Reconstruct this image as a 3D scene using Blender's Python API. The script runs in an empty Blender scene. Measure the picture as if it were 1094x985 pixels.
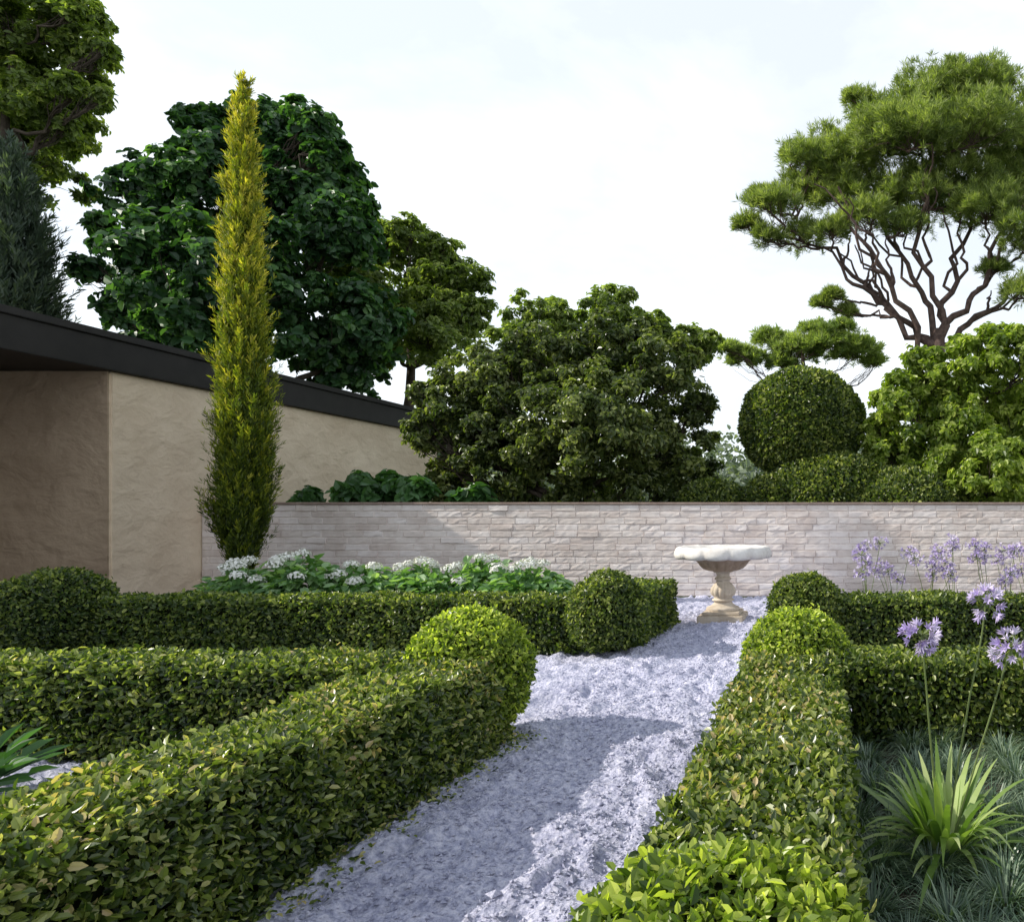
import bpy, math
import numpy as np
from mathutils import Vector
rng = np.random.default_rng(11)
sc = bpy.context.scene
EYE = 1.6; F = 800.0; U0 = 890.0; V0 = 548.0   # measured perspective of the place

def at(u, v, y):
    "world x,z of a thing standing at depth y (survey of the photo)"
    return (u-U0)*y/F, EYE-(v-V0)*y/F

# ------------------------------------------------------------ numpy helpers
def nrm(a):
    return a/np.maximum(np.linalg.norm(a, axis=-1, keepdims=True), 1e-9)
def _h(i, j, k, s):
    n = (i*374761393 + j*668265263 + k*1274126177 + s*974634777) & 0xffffffff
    n = ((n ^ (n >> 13))*1274126177) & 0xffffffff
    n = n ^ (n >> 16)
    return (n & 0xffff)/65535.0
def vnoise(p, scale=1.0, seed=0):
    p = np.asarray(p, dtype=np.float64)*scale
    i = np.floor(p).astype(np.int64); f = p-i; f = f*f*(3-2*f)
    r = 0
    for a in (0, 1):
        for b in (0, 1):
            for c in (0, 1):
                w = (f[:, 0] if a else 1-f[:, 0])*(f[:, 1] if b else 1-f[:, 1])*(f[:, 2] if c else 1-f[:, 2])
                r = r+w*_h(i[:, 0]+a, i[:, 1]+b, i[:, 2]+c, seed)
    return r*2-1

class Acc:
    def __init__(s): s.v=[]; s.f=[]; s.r=[]; s.n=0
    def add(s, v, f, r=None):
        v = np.asarray(v, dtype=np.float32).reshape(-1, 3); f = np.asarray(f, dtype=np.int64)
        s.v.append(v); s.f.append(f+s.n); s.n += len(v)
        s.r.append(np.zeros(len(v), np.float32) if r is None else np.asarray(r, np.float32))
    def obj(s, name, mat, parent=None, smooth=False):
        V = np.concatenate(s.v); R = np.concatenate(s.r)
        me = bpy.data.meshes.new(name)
        me.vertices.add(len(V)); me.vertices.foreach_set('co', V.ravel())
        starts=[]; tots=[]; idx=[]; o=0
        for f in s.f:
            k=f.shape[1]; starts.append(o+np.arange(len(f))*k); tots.append(np.full(len(f), k)); idx.append(f.ravel()); o+=f.size
        idx=np.concatenate(idx).astype(np.int32); starts=np.concatenate(starts).astype(np.int32); tots=np.concatenate(tots).astype(np.int32)
        me.loops.add(len(idx)); me.loops.foreach_set('vertex_index', idx)
        me.polygons.add(len(starts)); me.polygons.foreach_set('loop_start', starts); me.polygons.foreach_set('loop_total', tots)
        me.polygons.foreach_set('use_smooth', np.full(len(starts), smooth))
        at_ = me.attributes.new('rnd', 'FLOAT', 'POINT'); at_.data.foreach_set('value', R)
        me.update(calc_edges=True); me.materials.append(mat)
        ob = bpy.data.objects.new(name, me); sc.collection.objects.link(ob)
        if parent: ob.parent = parent
        return ob

def leaves(acc, P, N, D, L, W, rnd, fold=0.25, droop=0.15):
    n=len(P); L=np.broadcast_to(L, (n,))[:, None]; W=np.broadcast_to(W, (n,))[:, None]
    D=nrm(D); S=nrm(np.cross(D, N)); N=np.cross(S, D)
    a=P; tip=P+D*L-N*L*droop
    l1=P+D*L*.28-S*W*.46+N*W*fold; l2=P+D*L*.68-S*W*.40+N*(W*fold-L*droop*.4)
    r1=P+D*L*.28+S*W*.46+N*W*fold; r2=P+D*L*.68+S*W*.40+N*(W*fold-L*droop*.4)
    V=np.stack([a,l1,l2,tip,r2,r1],1).reshape(-1,3)
    b=np.arange(n)[:, None]*6
    Fq=np.concatenate([b+np.array([0,3,2,1]), b+np.array([0,5,4,3])])
    acc.add(V, Fq, np.repeat(rnd, 6))

def needles(acc, P, D, L, W, rnd):
    "single thin quads"
    n=len(P); D=nrm(D); S=nrm(np.cross(D, rdir(n))); L=np.broadcast_to(L,(n,))[:,None]; W=np.broadcast_to(W,(n,))[:,None]
    V=np.stack([P-S*W*.3,P+D*L*.5-S*W*.5,P+D*L,P+D*L*.5+S*W*.5],1).reshape(-1,3)
    acc.add(V,np.arange(n)[:,None]*4+np.array([0,1,2,3]),np.repeat(rnd,4))

def strips(acc, P, D, L, W, droop, rnd, seg=4, side=None):
    n=len(P); D=nrm(D); L=np.broadcast_to(L,(n,))[:,None]; W=np.broadcast_to(W,(n,))[:,None]; droop=np.broadcast_to(droop,(n,))[:,None]
    S=nrm(np.cross(D, np.array([0,0,1.0])) + 1e-4) if side is None else side
    out=[]
    for k in range(seg+1):
        t=k/seg; c=P+D*L*t; c=c+np.array([0,0,-1.0])*droop*L*t*t
        w=W*(0.6+0.8*t-1.38*t*t)*.6
        out += [c-S*w, c+S*w]
    V=np.stack(out,1).reshape(-1,3); m=2*(seg+1); b=np.arange(n)[:,None]*m
    Fq=np.concatenate([b+np.array([2*k,2*k+1,2*k+3,2*k+2]) for k in range(seg)])
    acc.add(V,Fq,np.repeat(rnd,m))

def tube(acc, pts, rad, ns=7, r=0.5):
    pts=np.asarray(pts,float); n=len(pts); T=nrm(np.gradient(pts,axis=0))
    ref=np.array([0.31,0.95,0.07]); A=nrm(np.cross(T,ref)); B=np.cross(T,A)
    an=np.arange(ns)*2*np.pi/ns; rad=np.asarray(rad)[:,None,None]
    V=pts[:,None,:]+rad*(np.cos(an)[None,:,None]*A[:,None,:]+np.sin(an)[None,:,None]*B[:,None,:])
    i=np.arange(n-1)[:,None]*ns; j=np.arange(ns)[None,:]; j2=(j+1)%ns
    Fq=np.stack([i+j,i+j2,i+ns+j2,i+ns+j],-1).reshape(-1,4)
    acc.add(V.reshape(-1,3),Fq,np.full(n*ns,r))

def limb(acc, a, b, r0, r1, sag=0.15, wob=0.06, n=9, ns=6):
    a=np.asarray(a,float); b=np.asarray(b,float); d=np.linalg.norm(b-a)
    m=(a+b)/2+np.array([0,0,-sag*d])
    t=np.linspace(0,1,n)[:,None]; p=(1-t)**2*a+2*t*(1-t)*m+t*t*b
    w=rng.normal(size=(n,3))*wob*d*.35; w=(w+np.roll(w,1,0))/2; w[0]=0; w[-1]=0
    p=p+w; tube(acc,p,np.linspace(r0,r1,n),ns); return p

# ------------------------------------------------------------ materials
def newmat(name):
    m=bpy.data.materials.new(name); m.use_nodes=True; nt=m.node_tree
    for n in list(nt.nodes): nt.nodes.remove(n)
    o=nt.nodes.new('ShaderNodeOutputMaterial'); return m,nt,o
def ramp(nt, stops, fac=None):
    r=nt.nodes.new('ShaderNodeValToRGB'); e=r.color_ramp.elements
    while len(e)<len(stops): e.new(0.5)
    for k,(p,c) in enumerate(stops): e[k].position=p; e[k].color=(*c,1)
    if fac is not None: nt.links.new(fac,r.inputs[0])
    return r
def noise(nt, scale, detail=4, rough=.6, vec=None):
    n=nt.nodes.new('ShaderNodeTexNoise'); n.inputs['Scale'].default_value=scale; n.inputs['Detail'].default_value=detail; n.inputs['Roughness'].default_value=rough
    if vec is not None: nt.links.new(vec,n.inputs['Vector'])
    return n
def bump(nt, h, strength, dist, prev=None):
    b=nt.nodes.new('ShaderNodeBump'); b.inputs['Strength'].default_value=strength; b.inputs['Distance'].default_value=dist
    nt.links.new(h,b.inputs['Height'])
    if prev: nt.links.new(prev.outputs[0],b.inputs['Normal'])
    return b
def leafmat(name, stops, rough=.45, trans=.3, tcol=1.6, spec=.4):
    m,nt,o=newmat(name); a=nt.nodes.new('ShaderNodeAttribute'); a.attribute_name='rnd'
    r=ramp(nt,stops,a.outputs['Fac'])
    p=nt.nodes.new('ShaderNodeBsdfPrincipled'); p.inputs['Roughness'].default_value=rough; p.inputs['Specular IOR Level'].default_value=spec
    nt.links.new(r.outputs[0],p.inputs['Base Color'])
    t=nt.nodes.new('ShaderNodeBsdfTranslucent'); mx=nt.nodes.new('ShaderNodeMix'); mx.data_type='RGBA'; mx.blend_type='MULTIPLY'
    mx.inputs[0].default_value=1; nt.links.new(r.outputs[0],mx.inputs[6]); mx.inputs[7].default_value=(1.5*tcol,1.7*tcol,.5*tcol,1)
    nt.links.new(mx.outputs[2],t.inputs[0])
    s=nt.nodes.new('ShaderNodeMixShader'); s.inputs[0].default_value=trans
    nt.links.new(p.outputs[0],s.inputs[1]); nt.links.new(t.outputs[0],s.inputs[2]); nt.links.new(s.outputs[0],o.inputs[0]); return m
def solid(name, c1, c2, scale=5, rough=.8, bs=.4, bd=.02, spec=.3, detail=6, extra=None):
    m,nt,o=newmat(name); tc=nt.nodes.new('ShaderNodeTexCoord')
    n=noise(nt,scale,detail,.65,tc.outputs['Object']); r=ramp(nt,[(.3,c1),(.7,c2)],n.outputs[0])
    p=nt.nodes.new('ShaderNodeBsdfPrincipled'); p.inputs['Roughness'].default_value=rough; p.inputs['Specular IOR Level'].default_value=spec
    nt.links.new(r.outputs[0],p.inputs['Base Color'])
    n2=noise(nt,scale*6,6,.7,tc.outputs['Object']); b=bump(nt,n2.outputs[0],bs,bd); 
    if extra:
        n3=noise(nt,extra[0],3,.5,tc.outputs['Object']); b=bump(nt,n3.outputs[0],extra[1],extra[2],b)
    nt.links.new(b.outputs[0],p.inputs['Normal']); nt.links.new(p.outputs[0],o.inputs[0]); return m

M_box=leafmat('boxwood_leaf',[(0,(.016,.034,.010)),(.3,(.055,.088,.018)),(.65,(.16,.20,.045)),(.9,(.38,.40,.14)),(1,(.48,.37,.20))],.30,.32,1.4,.55)
M_boxfar=leafmat('boxwood_leaf_fine',[(0,(.018,.04,.010)),(.5,(.085,.125,.024)),(.85,(.23,.27,.06)),(1,(.40,.42,.13))],.38,.32,1.4,.5)
M_boxbright=leafmat('boxwood_leaf_bright',[(0,(.03,.06,.010)),(.45,(.17,.23,.035)),(1,(.54,.57,.13))],.36,.38)  # lighter leaf tones for the nearer balls
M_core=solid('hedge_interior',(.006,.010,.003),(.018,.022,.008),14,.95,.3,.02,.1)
M_bark=solid('bark',(.045,.035,.028),(.12,.095,.075),6,.9,.9,.04,.2)
M_pinebark=solid('pine_bark',(.07,.045,.04),(.20,.14,.12),8,.9,.9,.04,.2)
M_maple=leafmat('maple_leaf',[(0,(.014,.040,.018)),(.6,(.04,.10,.036)),(1,(.12,.23,.07))],.4,.32,1.4)
M_green=leafmat('tree_leaf',[(0,(.06,.09,.025)),(.6,(.15,.20,.055)),(1,(.34,.38,.12))],.5,.40)
M_camellia=leafmat('camellia_leaf',[(0,(.026,.046,.012)),(.55,(.08,.108,.032)),(1,(.28,.31,.11))],.33,.33)
M_lime=leafmat('laurel_leaf',[(0,(.05,.09,.015)),(.5,(.18,.24,.04)),(1,(.42,.46,.13))],.4,.4)
M_pine=leafmat('pine_needle',[(0,(.06,.095,.028)),(.5,(.18,.23,.065)),(1,(.42,.46,.18))],.5,.38,1.3)
M_cloud=leafmat('stone_pine_needle',[(0,(.07,.11,.04)),(.5,(.18,.23,.08)),(1,(.36,.40,.16))],.5,.38)
M_cyp=leafmat('golden_cypress_spray',[(0,(.018,.035,.006)),(.35,(.065,.10,.010)),(.6,(.18,.22,.018)),(.8,(.36,.35,.03)),(1,(.64,.54,.08))],.5,.4,1.15)
M_con=leafmat('conifer_spray',[(0,(.03,.055,.035)),(.6,(.07,.10,.07)),(1,(.17,.21,.14))],.5,.2)
M_far=leafmat('distant_leaf',[(0,(.10,.13,.11)),(1,(.24,.28,.22))],.7,.2)
M_hyd=leafmat('hydrangea_leaf',[(0,(.05,.12,.035)),(.5,(.15,.27,.11)),(1,(.34,.46,.26))],.4,.3)
M_dkshrub=leafmat('fig_leaf',[(0,(.016,.05,.014)),(1,(.08,.18,.055))],.4,.25)
M_mondo=leafmat('mondo_grass_blade',[(0,(.03,.065,.04)),(.55,(.10,.16,.10)),(1,(.36,.44,.30))],.32,.25,1.0,.5)
M_aga=leafmat('agapanthus_blade',[(0,(.07,.13,.03)),(.6,(.18,.27,.06)),(1,(.48,.54,.24))],.35,.3)
M_stem=leafmat('flower_stem',[(0,(.12,.17,.05)),(1,(.16,.2,.07))],.5,.1)
M_petal=leafmat('agapanthus_petal',[(0,(.42,.33,.66)),(.6,(.62,.52,.82)),(1,(.8,.74,.92))],.5,.15,.6)
M_white=leafmat('hydrangea_petal',[(0,(.66,.66,.62)),(1,(.86,.86,.83))],.6,.1,.5)

# ------------------------------------------------------------ hedges
def rdir(n): return nrm(rng.normal(size=(n,3)))
def shell_leaves(name,P,N,size,mat,parent,depth=.08,spread=.95,skew=1.15):
    n=len(P)
    lump=vnoise(P,3.1,1)*.034+vnoise(P,9.0,2)*.028
    dep=rng.random(n)**1.2*depth; spr=rng.random(n)<.03
    Pd=P+N*(lump-dep+.020+spr*rng.random(n)*.05)[:,None]
    Nn=nrm(N+rdir(n)*spread+np.array([0,0,.25])); D=nrm(np.cross(rdir(n),Nn)+N*.45+np.array([0,0,.15]))
    rv=np.clip(rng.random(n)**skew*.88+vnoise(P,2.2,3)*.16+vnoise(P,14,4)*.12+.05-dep/depth*.2+np.clip(N[:,2],0,1)*.08,0,1)  # sunlight painted into upward-facing leaves as lighter tone; deeper leaves darker
    L=size*rng.uniform(.6,1.3,n)
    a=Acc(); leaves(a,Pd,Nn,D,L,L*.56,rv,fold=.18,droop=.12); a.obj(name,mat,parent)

def hedge(name,x0,x1,y0,y1,h,size,dens,mat,wl=(1,.4,.55,1,1.1)):
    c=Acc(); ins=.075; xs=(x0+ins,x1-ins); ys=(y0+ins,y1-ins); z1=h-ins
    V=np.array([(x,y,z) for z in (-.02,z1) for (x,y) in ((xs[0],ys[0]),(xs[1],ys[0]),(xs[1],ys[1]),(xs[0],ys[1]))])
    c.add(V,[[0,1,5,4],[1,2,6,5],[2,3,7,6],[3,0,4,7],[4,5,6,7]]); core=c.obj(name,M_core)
    faces=[((x0,y0,0),(x1-x0,0,0),(0,0,h),(0,-1,0)),((x0,y1,0),(x1-x0,0,0),(0,0,h),(0,1,0)),
           ((x0,y0,0),(0,y1-y0,0),(0,0,h),(-1,0,0)),((x1,y0,0),(0,y1-y0,0),(0,0,h),(1,0,0)),
           ((x0,y0,h),(x1-x0,0,0),(0,y1-y0,0),(0,0,1))]
    PP=[];NN=[]
    for (o,a,b,nn),w in zip(faces,wl):
        o=np.array(o,float);a=np.array(a,float);b=np.array(b,float)
        n=int(np.linalg.norm(a)*np.linalg.norm(b)*dens*w); u=rng.random((n,1));v=rng.random((n,1))
        PP.append(o+a*u+b*v); NN.append(np.tile(np.array(nn,float),(n,1)))
    P=np.concatenate(PP);N=np.concatenate(NN)
    cx=np.clip(P[:,0],x0+.07,x1-.07);cy=np.clip(P[:,1],y0+.07,y1-.07);cz=np.minimum(P[:,2],h-.07)
    C=np.stack([cx,cy,cz],1); dd=P-C
    edge=(np.abs(dd)>1e-6).sum(1)>1
    P2=C+nrm(dd)*.07; N2=nrm(dd); P=np.where(edge[:,None],P2,P); N=np.where(edge[:,None],N2,N)
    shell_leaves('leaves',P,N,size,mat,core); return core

def ball(name,x,y,cz,rx,rz,size,dens,mat,ztrunk=None,lump=0.0):
    n=int(4*np.pi*rx*rz*dens); N=rdir(n); 
    P=N*np.array([rx,rx,rz])+np.array([x,y,cz]); keep=P[:,2]>0.02; P=P[keep];N=N[keep]
    if lump: P=P+N*(vnoise(P,1.3,8)*lump)[:,None]
    c=Acc(); k=24; th=np.linspace(0,np.pi,k//2+1); ph=np.arange(k)*2*np.pi/k; q=.93 if rx>1 else .83
    V=np.array([(x+q*rx*math.sin(t)*math.cos(p),y+q*rx*math.sin(t)*math.sin(p),max(cz+q*rz*math.cos(t),-.02)) for t in th for p in ph])
    Fq=[[i*k+j,i*k+(j+1)%k,(i+1)*k+(j+1)%k,(i+1)*k+j] for i in range(k//2) for j in range(k)]
    c.add(V,Fq)
    if ztrunk: tube(c,[(x,y,-.05),(x+.03,y,cz*.5),(x,y,cz)],[.12,.1,.09])
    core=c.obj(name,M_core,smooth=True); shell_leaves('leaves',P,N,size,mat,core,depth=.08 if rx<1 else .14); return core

XL0,XL1=-2.9,-2.3; XR0,XR1=-.57,.03; H=.6
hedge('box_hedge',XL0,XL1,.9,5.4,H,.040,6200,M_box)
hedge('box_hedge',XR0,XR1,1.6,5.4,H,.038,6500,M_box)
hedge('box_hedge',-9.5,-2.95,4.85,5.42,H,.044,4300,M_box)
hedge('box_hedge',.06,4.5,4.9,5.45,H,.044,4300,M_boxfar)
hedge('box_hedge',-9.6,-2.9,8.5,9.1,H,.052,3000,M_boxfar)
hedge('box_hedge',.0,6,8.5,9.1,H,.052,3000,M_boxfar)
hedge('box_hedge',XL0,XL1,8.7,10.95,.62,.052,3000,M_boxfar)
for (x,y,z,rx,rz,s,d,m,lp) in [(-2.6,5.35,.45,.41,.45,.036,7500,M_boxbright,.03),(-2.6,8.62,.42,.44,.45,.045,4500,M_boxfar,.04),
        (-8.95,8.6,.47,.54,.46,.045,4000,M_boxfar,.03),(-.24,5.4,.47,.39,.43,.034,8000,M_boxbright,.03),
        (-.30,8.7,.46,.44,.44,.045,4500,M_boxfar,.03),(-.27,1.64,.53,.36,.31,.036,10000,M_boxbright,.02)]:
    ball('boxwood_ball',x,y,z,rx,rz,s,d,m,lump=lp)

# ------------------------------------------------------------ ground
m,nt,o=newmat('gravel_white'); tc=nt.nodes.new('ShaderNodeTexCoord')
n1=noise(nt,1.4,5,.6,tc.outputs['Object']); n2=noise(nt,26,8,.75,tc.outputs['Object'])
r1=ramp(nt,[(.30,(.23,.24,.35)),(.45,(.47,.48,.62)),(.60,(.76,.75,.86))],n2.outputs[0])
r2=ramp(nt,[(.3,(.80,.80,.84)),(.7,(1,1,1))],n1.outputs[0])
mx=nt.nodes.new('ShaderNodeMix'); mx.data_type='RGBA'; mx.blend_type='MULTIPLY'; mx.inputs[0].default_value=1
nt.links.new(r1.outputs[0],mx.inputs[6]); nt.links.new(r2.outputs[0],mx.inputs[7])
p=nt.nodes.new('ShaderNodeBsdfPrincipled'); p.inputs['Roughness'].default_value=.9; p.inputs['Specular IOR Level'].default_value=.2
nt.links.new(mx.outputs[2],p.inputs['Base Color'])
vo=nt.nodes.new('ShaderNodeTexVoronoi'); vo.inputs['Scale'].default_value=40; nt.links.new(tc.outputs['Object'],vo.inputs['Vector'])
b1=bump(nt,n2.outputs[0],.8,.025); b2=bump(nt,vo.outputs['Distance'],.6,.016,b1)
nt.links.new(b2.outputs[0],p.inputs['Normal']); nt.links.new(p.outputs[0],o.inputs[0]); M_gravel=m
M_soil=solid('soil',(.03,.022,.015),(.07,.05,.035),8,.95,.8,.04)
M_grassland=solid('meadow_ground',(.04,.06,.02),(.09,.11,.04),.6,.95,.6,.04)

def sheet(name,x0,x1,y0,y1,dx,dy,zf,mat,smooth=True):
    nx=int((x1-x0)/dx)+1; ny=int((y1-y0)/dy)+1
    X,Y=np.meshgrid(np.linspace(x0,x1,nx),np.linspace(y0,y1,ny)); P=np.stack([X.ravel(),Y.ravel(),np.zeros(X.size)],1)
    P[:,2]=zf(P); i=np.arange(ny-1)[:,None]*nx; j=np.arange(nx-1)[None,:]
    Fq=np.stack([i+j,i+j+1,i+nx+j+1,i+nx+j],-1).reshape(-1,4); a=Acc(); a.add(P,Fq); return a.obj(name,mat,smooth=smooth)
sheet('ground',-400,400,-100,700,50,50,lambda P:np.full(len(P),-.14),M_grassland)
def gz(P):
    w=P+np.stack([vnoise(P,5,21),vnoise(P,5,22),0*P[:,0]],1)*.06
    return (1-np.abs(vnoise(w,4.2,1)))**2*.065*(.4+.6*vnoise(P,1.7,9))+np.abs(vnoise(w,7,1))*.062+np.abs(vnoise(w,15,2))*.024+vnoise(P,36,3)*.008+vnoise(P,1.2,5)*.012-.052
sheet('gravel_ground',-12.1,8,-2,14.38,.028,.028,gz,M_gravel)
a=Acc(); n=42000; y=1.2+11*rng.random(n)**1.7; x=rng.uniform(-2.35,-.5,n)
n2_=4000; x=np.concatenate([x,rng.uniform(-7,-2.9,n2_)]); y=np.concatenate([y,rng.uniform(2.6,4.85,n2_)]); n=len(x)
s=.003+.011*rng.random(n)**2.4; big=rng.random(n)<.02; s[big]*=2.0
P=np.stack([x,y,np.zeros(n)],1); P[:,2]=gz(P)+s*.3
octa=np.array([[1,0,0],[-1,0,0],[0,1,0],[0,-1,0],[0,0,.7],[0,0,-.7]],float)
ang=rng.random(n)*6.28; ca,sa=np.cos(ang),np.sin(ang)
V=octa[None]*(1+.35*rng.normal(size=(n,6,1)))*s[:,None,None]
V=np.stack([V[...,0]*ca[:,None]-V[...,1]*sa[:,None],V[...,0]*sa[:,None]+V[...,1]*ca[:,None],V[...,2]],-1)+P[:,None]
T=np.array([[0,2,4],[2,1,4],[1,3,4],[3,0,4],[2,0,5],[1,2,5],[3,1,5],[0,3,5]])
a.add(V.reshape(-1,3),(np.arange(n)[:,None,None]*6+T).reshape(-1,3)); a.obj('loose_gravel',M_gravel)
sz=lambda P:.08+vnoise(P,6,4)*.02
sheet('planting_bed_soil',.0,5.5,1.2,4.95,.06,.06,sz,M_soil)
sheet('planting_bed_soil',-11.9,-3.0,9.1,14.3,.1,.1,sz,M_soil)
sheet('planting_bed_soil',.3,7.5,9.1,14.3,.1,.1,sz,M_soil)
a=Acc(); n=1300; side=rng.random(n)<.8
x=np.where(side,XL1+np.abs(rng.normal(0,.08,n)),XR0-np.abs(rng.normal(0,.05,n))); y=rng.uniform(1,5.5,n)
P=np.stack([x,y,np.zeros(n)],1); P[:,2]=gz(P)+.006+rng.random(n)*.02; leaves(a,P,nrm(rdir(n)*.7+[0,0,1]),rdir(n)*[1,1,.5],.032,.018,rng.random(n)); a.obj('fallen_leaves',M_box)

# ------------------------------------------------------------ brick wall
m,nt,o=newmat('whitewashed_brick'); tc=nt.nodes.new('ShaderNodeTexCoord')
at_=nt.nodes.new('ShaderNodeAttribute'); at_.attribute_name='rnd'
ra=ramp(nt,[(0,(.66,.58,.54)),(.5,(.76,.69,.65)),(1,(.81,.75,.73))],at_.outputs['Fac'])
n1=noise(nt,3,6,.7,tc.outputs['Object']); rb=ramp(nt,[(.3,(.82,.78,.76)),(.6,(1,1,1))],n1.outputs[0])
mx=nt.nodes.new('ShaderNodeMix'); mx.data_type='RGBA'; mx.blend_type='MULTIPLY'; mx.inputs[0].default_value=1
nt.links.new(ra.outputs[0],mx.inputs[6]); nt.links.new(rb.outputs[0],mx.inputs[7])
p=nt.nodes.new('ShaderNodeBsdfPrincipled'); p.inputs['Roughness'].default_value=.85; nt.links.new(mx.outputs[2],p.inputs['Base Color'])
n2=noise(nt,40,6,.7,tc.outputs['Object']); n3=noise(nt,9,3,.5,tc.outputs['Object'])
b=bump(nt,n2.outputs[0],.4,.008); b=bump(nt,n3.outputs[0],.3,.02,b); nt.links.new(b.outputs[0],p.inputs['Normal']); nt.links.new(p.outputs[0],o.inputs[0]); M_brick=m
M_coping=solid('wall_coping',(.26,.19,.16),(.42,.33,.28),6,.85,.4,.01)
WX0,WX1,WY,WH=-12.14,9.0,14.4,1.76
a=Acc()
a.add([(WX0,WY+.010,0),(WX1,WY+.010,0),(WX1,WY+.3,0),(WX0,WY+.3,0),(WX0,WY+.010,WH),(WX1,WY+.010,WH),(WX1,WY+.3,WH),(WX0,WY+.3,WH)],
      [[0,1,5,4],[1,2,6,5],[2,3,7,6],[3,0,4,7],[4,5,6,7]],np.full(8,.5))
ch=.1257; nc=14
for r in range(nc):
    x=WX0-(r%2)*.2+rng.uniform(-.05,.05)
    while x<WX1-.1:
        L=rng.choice([.38,.42,.46,.40]) ; x0=max(x,WX0)+.003; x1=min(x+L,WX1)-.003; x+=L
        if x1-x0<.05: continue
        nx=7; X=np.linspace(x0,x1,nx); z0=r*ch+.006+rng.uniform(-.004,.003); z1=(r+1)*ch-.007+rng.uniform(-.004,.003)
        bev=.009; pr=abs(rng.normal(0,.007)); B_=.015
        rows=[(z0,B_),(z0+bev,0),((z0+z1)/2,-.003),(z1-bev,0),(z1,B_)]
        V=[]; wv=rng.normal(0,.004,nx)
        for (z,d) in rows:
            for k,xx in enumerate(X):
                e=B_ if k in(0,nx-1) else 0
                dd=max(d,e); jit=rng.normal(0,.0022)
                xq=xx+(bev-(X[1]-X[0]) if k==1 else ((X[1]-X[0])-bev if k==nx-2 else 0))
                V.append((xq,WY+dd-(0 if dd>=B_ else pr)+(0 if dd>=B_ else jit),z+wv[k]))
        Fq=[[i*nx+j,i*nx+j+1,(i+1)*nx+j+1,(i+1)*nx+j] for i in range(4) for j in range(nx-1)]
        a.add(V,Fq,np.full(len(V),rng.random()))
wall=a.obj('brick_wall',M_brick,smooth=False)
def boxobj(name,x0,x1,y0,y1,z0,z1,mat,parent=None,bev=.01):
    import bmesh
    bm=bmesh.new(); bmesh.ops.create_cube(bm,size=1)
    for v in bm.verts: v.co=Vector((x0+(v.co.x+.5)*(x1-x0),y0+(v.co.y+.5)*(y1-y0),z0+(v.co.z+.5)*(z1-z0)))
    if bev: bmesh.ops.bevel(bm,geom=bm.edges[:],offset=bev,segments=2,affect='EDGES')
    me=bpy.data.meshes.new(name); bm.to_mesh(me); bm.free(); me.materials.append(mat)
    ob=bpy.data.objects.new(name,me); sc.collection.objects.link(ob)
    if parent: ob.parent=parent
    return ob
boxobj('coping',WX0,WX1,WY-.03,WY+.34,WH+.003,WH+.045,M_coping,wall)

# ------------------------------------------------------------ house
def plaster(name,c1,c2,bs):
    m,nt,o=newmat(name); tc=nt.nodes.new('ShaderNodeTexCoord')
    n1=noise(nt,.9,6,.65,tc.outputs['Object']); ra=ramp(nt,[(.3,c1),(.7,c2)],n1.outputs[0])
    mp=nt.nodes.new('ShaderNodeMapping'); mp.inputs['Scale'].default_value=(1,1,1.5); nt.links.new(tc.outputs['Object'],mp.inputs[0])
    n2=noise(nt,1.8,4,.5,mp.outputs[0]); n2.inputs['Distortion'].default_value=.3; n3=noise(nt,12,6,.65,tc.outputs['Object'])
    p=nt.nodes.new('ShaderNodeBsdfPrincipled'); p.inputs['Roughness'].default_value=.85; nt.links.new(ra.outputs[0],p.inputs['Base Color'])
    b=bump(nt,n2.outputs[0],bs,.12); b=bump(nt,n3.outputs[0],.4,.025,b); nt.links.new(b.outputs[0],p.inputs['Normal']); nt.links.new(p.outputs[0],o.inputs[0]); return m
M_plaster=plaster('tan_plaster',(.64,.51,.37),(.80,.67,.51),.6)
M_plaster_shade=plaster('shaded_plaster',(.30,.22,.15),(.44,.34,.24),1.0)  # rough plaster with the canopy shade put into its darker colour
M_roof=solid('dark_metal_roof',(.010,.009,.009),(.02,.018,.017),3,.55,.1,.005)
house=bpy.data.objects.new('plastered_house',None); sc.collection.objects.link(house)
HX=-12.15
boxobj('walls',-24,HX,12.6,23,-.05,3.98,M_plaster,house,bev=.03)
boxobj('porch_shade_skin',-24,HX-.035,12.57,12.598,-.05,3.98,M_plaster_shade,house,bev=0)  # thin skin over the front wall, canopy shade painted as darker plaster
boxobj('roof',-24.4,HX+.10,5.0,23.3,3.985,4.5,M_roof,house)  # out-of-view front stretch lengthened to shade the porch
boxobj('fascia_cap',-24.45,HX+.14,4.95,23.35,4.503,4.62,M_roof,house)
boxobj('porch_light_blocker',-14.9,-14.6,5.2,12.55,-.05,3.98,M_plaster_shade,house)  # added out of view to block light from the left and darken the porch
boxobj('roof_post',-12.75,-12.55,5.3,5.5,-.05,3.98,M_roof,house)
boxobj('terrace',-14.58,-12.2,5.0,12.55,-.05,.06,M_soil,house)

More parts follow.
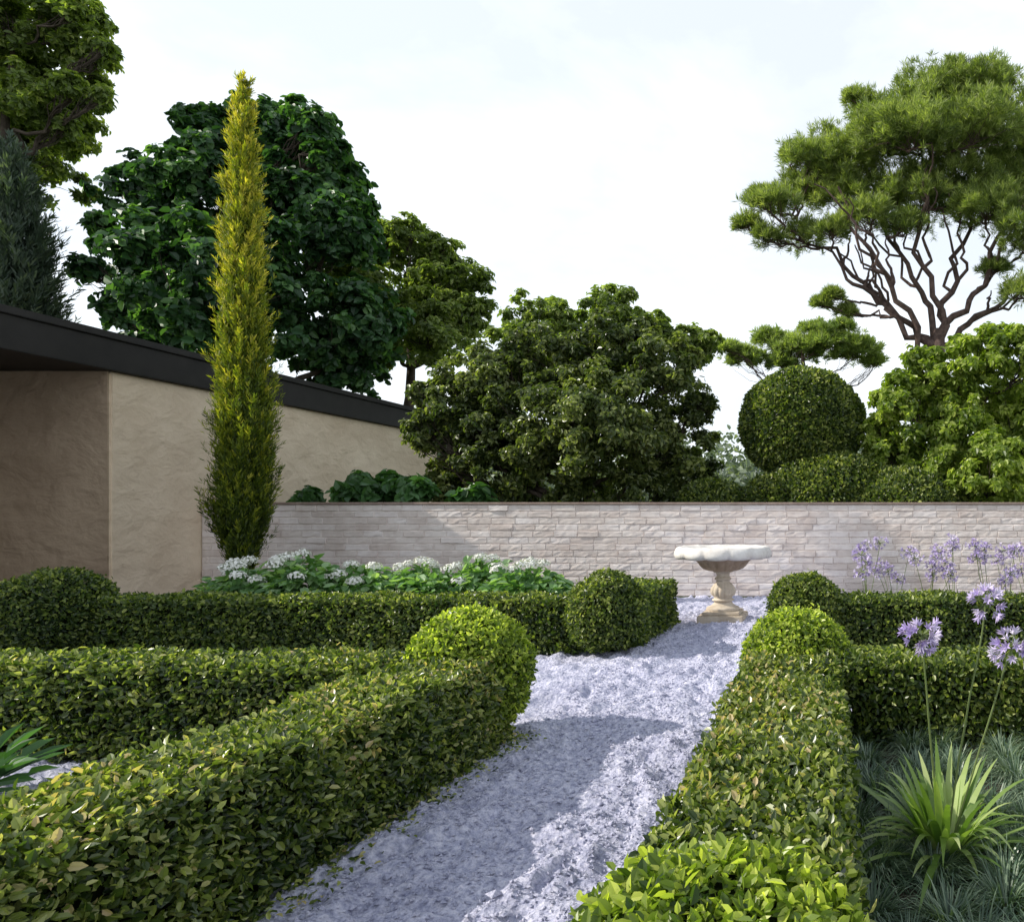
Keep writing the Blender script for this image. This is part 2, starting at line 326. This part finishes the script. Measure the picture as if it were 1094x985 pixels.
# ------------------------------------------------------------ bird bath
M_stone=solid('carved_stone',(.42,.34,.26),(.68,.60,.49),7,.8,.5,.01,.3)
M_stone2=solid('weathered_bowl_stone',(.58,.54,.50),(.80,.78,.75),7,.75,.5,.01,.3)
M_stone3=solid('brown_stone',(.26,.19,.13),(.46,.36,.27),6,.8,.5,.01,.3)  # browner stone for the bowl underside
bx,by=-1.66,11.3
root=bpy.data.objects.new('bird_bath',None); sc.collection.objects.link(root)
def lathe(name,prof,lob=None,mat=M_stone,k=120):
    V=[];ph=np.arange(k)*2*np.pi/k; c=np.abs(np.cos(ph*(lob or 8)/2))**.6
    for (r,z,amp) in prof:
        l=1+amp*(c-.6); dz=-amp*.5*(c-.5) if r>.5 else 0*c
        V.append(np.stack([bx+r*l*np.cos(ph),by+r*l*np.sin(ph),z+dz],1))
    n=len(prof); i=np.arange(n-1)[:,None]*k; j=np.arange(k)[None]; j2=(j+1)%k
    a=Acc(); a.add(np.concatenate(V),np.stack([i+j,i+j2,i+k+j2,i+k+j],-1).reshape(-1,4)); return a.obj(name,mat,root,smooth=True)
boxobj('plinth',bx-.34,bx+.34,by-.34,by+.34,-.03,.085,M_stone,root,.012)
boxobj('plinth_step',bx-.28,bx+.28,by-.28,by+.28,.087,.135,M_stone,root,.012)
lathe('pedestal',[(.24,.13,0),(.25,.155,0),(.25,.175,0),(.235,.19,0),(.19,.205,0),(.15,.235,0),(.13,.265,0),(.14,.275,0),(.165,.285,0),(.165,.30,0),(.14,.31,0),
  (.13,.33,.05),(.17,.37,.12),(.185,.42,.14),(.175,.47,.12),(.14,.52,.1),(.105,.56,.04),(.095,.585,0),(.12,.595,0),(.13,.61,0),(.12,.625,0),(.10,.64,0),(.095,.67,0),(.11,.70,0),(.15,.715,0),(.15,.73,0)],12)
lathe('bowl_underside',[(.14,.725,0),(.22,.735,.05),(.29,.765,.10),(.335,.81,.12),(.36,.85,.12),(.40,.885,.06),(.46,.91,.02),(.58,.945,.0)],16,M_stone3)
lathe('bowl_rim',[(.46,.925,0),(.60,.92,.03),(.68,.93,.05),(.715,.955,.055),(.722,1.00,.05),(.71,1.045,.04),(.69,1.085,.03),(.65,1.10,.02),(.60,1.085,.02),(.49,1.03,.01),(.25,.99,0),(.0,.98,0)],12,M_stone2)

# ------------------------------------------------------------ trees
def tree(name,y0,clumps,bark,leaf,lsize,nleaf,nsub=14,trunk_u=None,fork=2.5,r0=.25,mode='leaf',flat=1.0,subr=.36,lw=.6,depthr=1.0,showbr=1.0,trunk_lean=0,wob=.12,ext=1.15,mains=None):
    C=[]
    for c in clumps:
        u,v,r=c[:3]; dy=c[3] if len(c)>3 else rng.uniform(-.8,.8)*r*y0/F*depthr*1.4
        x,z=at(u,v,y0); C.append((x,y0+dy,z,r*y0/F))
    C=np.array(C); cen=C[:,:3].mean(0)
    bxx=at(trunk_u,500,y0)[0] if trunk_u is not None else cen[0]
    A=Acc(); top=np.array([cen[0]*.7+bxx*.3,y0,cen[2]+.2*(C[:,2].max()-cen[2])])
    f=np.array([bxx+trunk_lean,y0,fork]); tp=[(bxx,y0,-.1),(bxx+trunk_lean*.4,y0+.05,fork*.5),tuple(f)]
    n=7; t=np.linspace(0,1,n)[1:,None]; up=f+(top-f)*t; up[:,0]+=np.sin(t[:,0]*5)*.06*np.linalg.norm(top-f)*.5
    T=np.concatenate([np.array(tp),up]); rad=np.concatenate([[r0*1.25,r0,r0*.9],np.linspace(r0*.8,r0*.2,n-1)])
    BR=[]
    if mains:
        tube(A,T[:4],rad[:4],9)
        for k_,(mu,mv,dy) in enumerate(mains):
            mxx,mzz=at(mu,mv,y0); st=T[2]+(T[3]-T[2])*rng.uniform(0,.9)
            br=limb(A,st,(mxx,y0+dy,mzz),r0*.55,r0*.14,.10,.10,14,7); BR.append(br)
            for q_ in range(3):
                s0=br[rng.integers(4,10)]; e=s0+(br[-1]-s0)*rng.uniform(.6,.9)+rdir(1)[0]*np.array([1,1,.5])*1.0
                BR.append(limb(A,s0,e,r0*.26,r0*.09,.04,.14,12,6))
    else: tube(A,T,rad,9)
    P_=[];N_=[];E_=[]
    tot=(C[:,3]**2).sum()
    for (x,y,z,r) in C:
        c=np.array([x,y,z]); hd=np.hypot(x-T[2:,0],y-T[2:,1]); want=z-.75*hd
        k=2+int(np.argmin(np.abs(T[2:,2]-want))); aP=T[k]; ra_=max(rad[k]*.6,.03)*showbr
        if mains:
            Q=np.concatenate([b_[5:] for b_ in BR]); dz=z-Q[:,2]; dd=np.linalg.norm(Q-c,axis=1)+np.where(dz<r*.2,2.5,0)
            aP=Q[np.argmin(dd)]; ra_=r0*.2
        br=limb(A,aP,c-[0,0,r*.3*flat],ra_,(.02+r0*.06)*showbr,.06,wob,12)
        for s_ in range(nsub):
            d=rdir(1)[0]; d[2]=abs(d[2])*.9-.25 if mode=='needle' else d[2]
            q=c+d*np.array([1,1,flat])*r*(rng.uniform(.2,1.0)**.6)*rng.uniform(.88,ext); rs=r*subr*rng.uniform(.5,1.4)
            if s_%3==0: limb(A,br[rng.integers(6,12)],q,(.010+r0*.04)*showbr,.005,.06,.2,6,4)
            m_=int(nleaf*(r*r/tot)/nsub*rng.uniform(.5,1.5)); sv=rng.uniform(-.17,.17)
            if mode=='needle':
                nt_=max(m_//22,3); tips=q+rng.normal(size=(nt_,3))*np.array([.55,.55,.55*max(flat,.6)])*rs
                pp=np.repeat(tips,22,0); out=nrm(tips-c+[0,0,r*.4]); ax=np.repeat(nrm(out*.7+[0,0,.5]+rdir(nt_)*.5),22,0)
                P_.append(pp+ax*rng.uniform(-.25,.1,(len(pp),1))*lsize); N_.append(nrm(ax*.7+rdir(len(pp))*.65)); E_.append(np.full(len(pp),sv))
            else:
                g=rdir(m_)*(rng.random((m_,1))**.55)
                pp=q+g*np.array([1,1,.75])*rs; P_.append(pp); N_.append(nrm(nrm(pp-c)*.6+g*.4+[0,0,.55]+rdir(m_)*.75)); E_.append(np.full(m_,sv))
    P=np.concatenate(P_);N=np.concatenate(N_);E=np.concatenate(E_); n=len(P)
    tr=A.obj(name,bark,smooth=True); B=Acc()
    rv=np.clip(rng.random(n)*.7+vnoise(P,1.1,6)*.2+.15+E,0,1)
    L=lsize*rng.uniform(.6,1.25,n)
    if mode=='needle': needles(B,P,N,L,L*lw,rv)
    else: leaves(B,P,N,np.cross(rdir(n),N)+[0,0,-.15],L,L*lw,rv,.15,.2)
    B.obj('foliage',leaf,tr); return tr

tree('maple_tree',28,[(222,155,34),(195,120,18),(300,138,42),(335,135,18),(255,115,26),(185,225,36),(140,270,30),(105,290,14),(250,225,66),(335,215,52),(378,255,34),(165,325,36),(220,330,62),(310,330,72),(385,340,46),(350,388,42),(230,400,48),(105,237,12),(355,170,14),(365,205,20),(130,325,20),(270,170,44),(180,275,36)],
     M_bark,M_maple,.30,68000,75,trunk_u=255,fork=4,r0=.35,lw=.8,subr=.19,ext=1.35)
tree('oak_tree',33,[(440,285,46),(490,315,36),(475,365,40),(420,360,44),(440,252,20),(508,345,20),(400,250,26),(395,310,42),(520,328,10),(470,264,16),(455,325,34)],M_bark,M_green,.21,52000,60,trunk_u=425,fork=4,r0=.3,subr=.2,ext=1.2)
tree('camellia_tree',17,[(485,430,36),(472,490,34),(510,460,34),(540,405,42),(530,480,52),(600,385,42),(590,460,60),(655,375,42),(660,450,62),(718,395,38),(715,470,52),(745,430,20),(455,420,12),(690,355,16),(640,345,14),(520,380,12),(560,365,14),
     (480,530,30),(540,535,40),(620,530,40),(690,530,40),(740,525,28),(462,460,22)],
     M_bark,M_camellia,.12,125000,75,trunk_u=615,fork=1.0,r0=.14,subr=.21,ext=1.2)
tree('lime_tree',25,[(570,345,32),(600,342,20),(665,345,34),(735,368,26),(700,355,25),(560,400,40),(650,410,50),(755,362,14),(545,350,14),(640,332,12),(590,326,10)],M_bark,M_green,.18,36000,50,trunk_u=630,fork=2.5,r0=.2,subr=.22,ext=1.2)
tree('stone_pine_tree',32,[(795,378,24),(820,358,20),(850,372,28),(885,368,28),(915,376,26),(870,352,16),(835,385,18),(935,385,12),(778,372,12),(900,352,12)],M_pinebark,M_cloud,.28,60000,50,trunk_u=862,fork=5,r0=.22,mode='needle',flat=.75,lw=.12,subr=.26,showbr=.5)
tree('pine_tree',20,[(825,226,26),(850,195,34),(812,208,16),(797,234,14),(820,254,18),(858,248,24),(893,150,38),(870,170,30),(945,115,42),(990,92,38),(1045,90,40),(1020,72,18),(1080,120,48),(1035,155,50),(965,165,50),(1085,190,50),(905,200,46),(985,210,46),(1050,230,42),(1095,265,42),(1110,150,50),(1140,220,55),(930,240,28),(890,255,20),(965,250,24),(1085,320,22),(848,158,14),(918,102,16),(1000,120,50),(900,175,42),(1015,185,44),(940,148,40),(1060,290,14),(878,325,9),(905,332,10),(890,318,8),(1150,130,50),(1070,76,24)],
     M_pinebark,M_pine,.20,400000,56,trunk_u=1003,fork=5.6,r0=.19,mode='needle',flat=.9,subr=.25,lw=.085,showbr=.7,wob=.16,ext=1.28,
     mains=[(850,225,.5),(895,215,-.9),(940,190,.8),(985,150,-.4),(1040,170,.7),(1090,215,-.5),(880,262,.2),(1110,270,.6)])
tree('laurel_shrub',16.6,[(955,430,28),(950,490,36),(940,460,20),(990,400,30),(1000,470,50),(1045,390,34),(1060,460,55),(1095,380,34),(1110,460,60),(1020,510,40),(1025,370,12),(1070,355,12),(975,385,12),(1020,430,40),(1050,510,44),(1090,520,44),(980,520,30)],M_bark,M_lime,.125,95000,60,trunk_u=1030,fork=1,r0=.1,subr=.22,ext=1.18)
tree('oak_tree',27,[(15,20,42),(58,48,30),(90,42,16),(85,95,14),(35,100,32),(0,80,50),(55,8,34),(-50,60,70),(-40,140,60),(108,100,9),(60,130,12),(92,15,14),(110,48,8)],M_bark,M_green,.22,66000,60,trunk_u=-30,fork=6,r0=.35,subr=.2,ext=1.2)
tree('fig_shrub',15.7,[(320,535,14),(400,524,18),(430,520,20),(455,530,14),(370,540,18),(500,535,16)],M_bark,M_dkshrub,.22,3600,16,trunk_u=410,fork=.8,r0=.06,lw=.8,subr=.4)
tree('laurel_shrub',15.6,[(1080,532,14),(1065,540,12),(1110,530,20)],M_bark,M_lime,.16,1600,10,trunk_u=1090,fork=.8,r0=.05,subr=.36)

A=Acc(); n=90000; cx=np.concatenate([rng.uniform(-75,60,150)]); cy=rng.uniform(48,70,150); ch_=rng.uniform(4,8.5,150)
k=rng.integers(0,150,n); g=rdir(n)*(rng.random((n,1))**.4); P=np.stack([cx[k]+g[:,0]*3.2,cy[k]+g[:,1]*3,ch_[k]*.55+g[:,2]*ch_[k]*.5],1)
P+=(vnoise(P,.8,3)*.6)[:,None]; leaves(A,P,nrm(g+rdir(n)*.6+[0,0,.4]),rdir(n),.55,.36,np.clip(rng.random(n)*.8+vnoise(P,.5,2)*.3,0,1)); A.obj('distant_trees',M_far)

def column(name,x,y,prof,ntuft,per,size,tl,mat,wr=.16,grad=.4,g0=.0,slim=.12,rn=.22):
    zs=np.array([p_[0] for p_ in prof]); rs=np.array([p_[1] for p_ in prof])
    c=Acc(); zz=np.linspace(.1,zs[-1]-.3,24); tube(c,np.stack([np.full(24,x),np.full(24,y),zz],1),np.maximum(np.interp(zz,zs,rs)*.42,.01),12)
    tube(c,[(x,y,-.1),(x,y,.4),(x,y,1)],[.08,.065,.06]); core=c.obj(name,M_core)
    w=np.interp(np.linspace(zs[0],zs[-1],400),zs,rs)+.02; cdf=np.cumsum(w); cdf/=cdf[-1]
    z=np.interp(rng.random(ntuft),cdf,np.linspace(zs[0],zs[-1],400)); th=rng.random(ntuft)*6.283
    Q=np.stack([np.cos(th)*.5,np.sin(th)*.5,z*.6],1)
    rr=np.interp(z,zs,rs)*rng.uniform(.5,1.0,ntuft)*rng.uniform(.8,1.15,ntuft)*(1+rn*vnoise(Q,3.5,5)+rn*.6*vnoise(Q,8,6))
    o_=np.stack([np.cos(th),np.sin(th),np.zeros(ntuft)],1); B=np.stack([np.full(ntuft,x),np.full(ntuft,y),z],1)+o_*rr[:,None]
    ax=nrm(o_*rng.uniform(slim,.6,(ntuft,1))+[0,0,1]+rdir(ntuft)*.2); Tl=tl*rng.uniform(.4,1.6,ntuft)*np.clip(np.interp(z,zs,rs)/rs.max()+.35,0,1)
    t=rng.random((ntuft,per)); P=B[:,None]+ax[:,None]*(t*Tl[:,None])[...,None]
    sp=(1-t)[...,None]*Tl[:,None,None]*.2; P=(P+rng.normal(size=(ntuft,per,3))*sp*.6).reshape(-1,3)
    n=len(P); D=nrm(np.repeat(ax,per,0)+rdir(n)*.6); O=np.repeat(o_,per,0)
    hz=(P[:,2]-zs[0])/(zs[-1]-zs[0])
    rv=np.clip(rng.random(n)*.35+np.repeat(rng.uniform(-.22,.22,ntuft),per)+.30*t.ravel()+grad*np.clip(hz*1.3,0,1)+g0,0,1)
    a=Acc(); L=size*rng.uniform(.6,1.3,n); leaves(a,P,nrm(O+rdir(n)*.5),D,L,L*wr,rv,.1,.03); a.obj('foliage',mat,core); return core
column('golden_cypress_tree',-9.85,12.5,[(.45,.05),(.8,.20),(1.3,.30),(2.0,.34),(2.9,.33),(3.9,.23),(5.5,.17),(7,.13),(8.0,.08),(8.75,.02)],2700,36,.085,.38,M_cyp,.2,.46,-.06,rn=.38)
column('conifer_tree',-28.6,26,[(.5,1.3),(6,1.35),(8.5,1.1),(11,.8),(13,.45),(14.3,.05)],2600,28,.28,.9,M_con,.18,.1)

x,z=at(857,455,17); ball('topiary_ball',x,17,z,1.38,1.28,.085,2400,M_boxfar,ztrunk=1,lump=.08)
for (u,v,rx,rz) in [(890,528,1.3,.9),(960,540,1.5,.8),(835,545,.9,.7),(765,545,.8,.6)]:
    x,z=at(u,v,16.4); ball('clipped_shrub',x,16.4,z,rx,rz,.08,2000,M_boxfar,ztrunk=1,lump=.12)

# ------------------------------------------------------------ hydrangeas
for i,hx in enumerate(np.linspace(-8.3,-4.3,6)):
    hy=10.6+rng.uniform(-.2,.4); A=Acc(); tube(A,[(hx,hy,0),(hx,hy,.35)],[.03,.02]); st=A.obj('hydrangea_bush',M_stem)
    hh=rng.uniform(.68,.84)
    n=1150; N=rdir(n); N[:,2]=np.abs(N[:,2]); P=np.array([hx,hy,.08])+N*np.array([.70,.55,hh])*rng.uniform(.7,1.05,(n,1))
    P[:,2]+=vnoise(P,4,2)*.07
    B=Acc(); o_=nrm(N*[1,1,.1]+rdir(n)*.6); leaves(B,P,nrm(N*.6+[0,0,.8]+rdir(n)*.35),o_+[0,0,-.15],rng.uniform(.12,.18,n),.11,np.clip(rng.random(n),0,1),.15,.25); B.obj('leaves',M_hyd,st)
    C_=Acc(); S_=Acc()
    for k in range(7):
        th=-math.pi*rng.random() if k<5 else rng.random()*6.28; rr=rng.uniform(.05,.55); c=np.array([hx+rr*math.cos(th),hy+rr*math.sin(th)*.85,.12+hh*math.sqrt(max(1-(rr/.68)**2,.1))+.04+rng.uniform(0,.05)])
        m_=90; g=rdir(m_); g[:,2]=np.abs(g[:,2])*1-.1; leaves(C_,c+g*[.10,.10,.075]*rng.uniform(.8,1.15,(m_,1)),g+rdir(m_)*.4,np.cross(rdir(m_),g),.036,.032,rng.random(m_),.1,.1); tube(S_,[(hx,hy,.2),tuple(c)],[.006,.005],4)
    C_.obj('flower_heads',M_white,st); S_.obj('stems',M_stem,st)

# ------------------------------------------------------------ agapanthus
def umbel(Pt,St,c,r,nf):
    g=rdir(nf); g[:,2]=g[:,2]*.8+.15; g=nrm(g)
    for d in g:
        e=c+d*r*rng.uniform(.5,.85); tube(St,[c,e],[.0018*r/.1,.0018*r/.1],3)
        m_=6; s1=nrm(np.cross(d,[.3,.2,.9])); s2=np.cross(d,s1); an=np.arange(m_)*1.047+rng.random()
        dd=d*1.2+np.outer(np.cos(an),s1)*.6+np.outer(np.sin(an),s2)*.6
        leaves(Pt,np.tile(e,(m_,1)),np.tile(d,(m_,1)),dd,r*.38,r*.11,np.full(m_,rng.random()),.1,.25)
def agapanthus(x,y,zb,nl,L,flowers,r,nf,wd=.028):
    A=Acc(); th=rng.random(nl)*6.283; el=rng.uniform(.5,2.8,nl); D=np.stack([np.cos(th),np.sin(th),el],1)
    P=np.array([x,y,zb])+np.stack([np.cos(th),np.sin(th),0*th],1)*.04
    strips(A,P,D,L*rng.uniform(.7,1.15,nl),wd,rng.uniform(.2,.8,nl),rng.random(nl),8)
    ob=A.obj('agapanthus_plant',M_aga); Pt=Acc(); St=Acc()
    for (fx,fy,fz) in flowers:
        c=np.array([fx,fy,fz]); limb(St,(x+rng.uniform(-.03,.03),y,zb),c,.0055,.004,-.03,.01,9,5); umbel(Pt,St,c,r*rng.uniform(.9,1.05),nf)
    if flowers: Pt.obj('flowers',M_petal,ob); St.obj('stems',M_stem,ob)
agapanthus(.49,3.3,.07,120,.68,[(.385,3.25,1.07),(.675,3.3,1.21),(.80,3.35,1.0)],.10,40,.040)
agapanthus(1.5,3.6,.05,50,.55,[(1.4,3.5,1.1),(1.7,3.6,1.0)],.10,30)
for ax in np.arange(.5,6,.42):
    ay=rng.uniform(10.2,11.6); agapanthus(ax,ay,.05,35,.6,[(ax+rng.uniform(-.3,.3),ay+rng.uniform(-.2,.2),rng.uniform(.6,1.2)) for _ in range(5)],.13,24,.04)

A=Acc()
for gx in np.arange(.18,4,.28):
    for gy in np.arange(1.4,4.8,.28):
        x=gx+rng.uniform(-.08,.08); y=gy+rng.uniform(-.08,.08); n=420 if gx<1.6 else 80
        if (x-.49)**2+(y-3.3)**2<.02: continue
        th=rng.random(n)*6.283; el=rng.uniform(.25,3.2,n); o_=np.stack([np.cos(th),np.sin(th),0*th],1)
        P=np.array([x,y,.07])+o_*rng.random((n,1))*.06
        strips(A,P,o_+np.stack([0*th,0*th,el],1),rng.uniform(.20,.35,n)*rng.uniform(.85,1.15),.0065,rng.uniform(.35,1.0,n),np.clip(rng.random(n)*.8+rng.uniform(0,.2),0,1),3)
A.obj('mondo_grass',M_mondo)
A=Acc(); n=70; th=rng.random(n)*6.283; o_=np.stack([np.cos(th),np.sin(th),rng.uniform(.2,1.6,n)],1)
P=np.array([-4.78,4.15,.0])+nrm(o_)*rng.uniform(.05,.28,(n,1)); leaves(A,P,nrm(np.array([0,0,1])+rdir(n)*.4),o_,rng.uniform(.14,.22,n),.07,rng.random(n),.15,.35); A.obj('hosta_plant',M_dkshrub)

# ------------------------------------------------------------ sky, sun, camera
EL=math.radians(35); AZ=math.radians(-10)
sd=Vector((-math.cos(EL)*math.cos(AZ),math.cos(EL)*math.sin(AZ),math.sin(EL)))
w=bpy.data.worlds.new('World'); sc.world=w; w.use_nodes=True; nt=w.node_tree
for n_ in list(nt.nodes): nt.nodes.remove(n_)
o=nt.nodes.new('ShaderNodeOutputWorld'); sky=nt.nodes.new('ShaderNodeTexSky'); sky.sky_type='NISHITA'; sky.sun_disc=False
sky.sun_elevation=EL; sky.sun_rotation=math.atan2(sd.x,sd.y)
b1=nt.nodes.new('ShaderNodeBackground'); b1.inputs[1].default_value=.15; nt.links.new(sky.outputs[0],b1.inputs[0])
tc=nt.nodes.new('ShaderNodeTexCoord'); mp=nt.nodes.new('ShaderNodeMapping'); mp.inputs['Scale'].default_value=(1,1,2.2); nt.links.new(tc.outputs['Generated'],mp.inputs[0])
n1=noise(nt,3.0,7,.56,mp.outputs[0]); n1.inputs['Distortion'].default_value=.25
cr=ramp(nt,[(.38,(.70,.70,.70)),(.50,(.82,.82,.82)),(.60,(.98,.98,.98))],n1.outputs[0])
sx=nt.nodes.new('ShaderNodeSeparateXYZ'); nt.links.new(tc.outputs['Generated'],sx.inputs[0])
zr=ramp(nt,[(.58,(1,1,1)),(.85,(.45,.45,.45))],sx.outputs[2])
mm=nt.nodes.new('ShaderNodeMath'); mm.operation='MULTIPLY'; nt.links.new(cr.outputs[0],mm.inputs[0]); nt.links.new(zr.outputs[0],mm.inputs[1])
b2=nt.nodes.new('ShaderNodeBackground'); b2.inputs[0].default_value=(.90,.95,1.0,1); b2.inputs[1].default_value=1.32
ms=nt.nodes.new('ShaderNodeMixShader'); nt.links.new(mm.outputs[0],ms.inputs[0]); nt.links.new(b1.outputs[0],ms.inputs[1]); nt.links.new(b2.outputs[0],ms.inputs[2]); nt.links.new(ms.outputs[0],o.inputs[0])
L=bpy.data.lights.new('sun','SUN'); L.energy=5; L.angle=math.radians(.5); L.color=(1,.94,.83)
lo=bpy.data.objects.new('sun',L); sc.collection.objects.link(lo); lo.rotation_euler=sd.to_track_quat('Z','Y').to_euler()
cam=bpy.data.cameras.new('camera'); co=bpy.data.objects.new('camera',cam); sc.collection.objects.link(co)
co.location=(0,0,EYE); co.rotation_euler=(math.pi/2,0,0); cam.sensor_width=36; cam.lens=F/1094*36
cam.shift_x=-(U0-547)/1094; cam.shift_y=(V0-492.5)/1094; cam.clip_end=2000; cam.clip_start=.05
sc.camera=co
sc.view_settings.view_transform='Standard'; sc.view_settings.look='None'; sc.view_settings.exposure=0
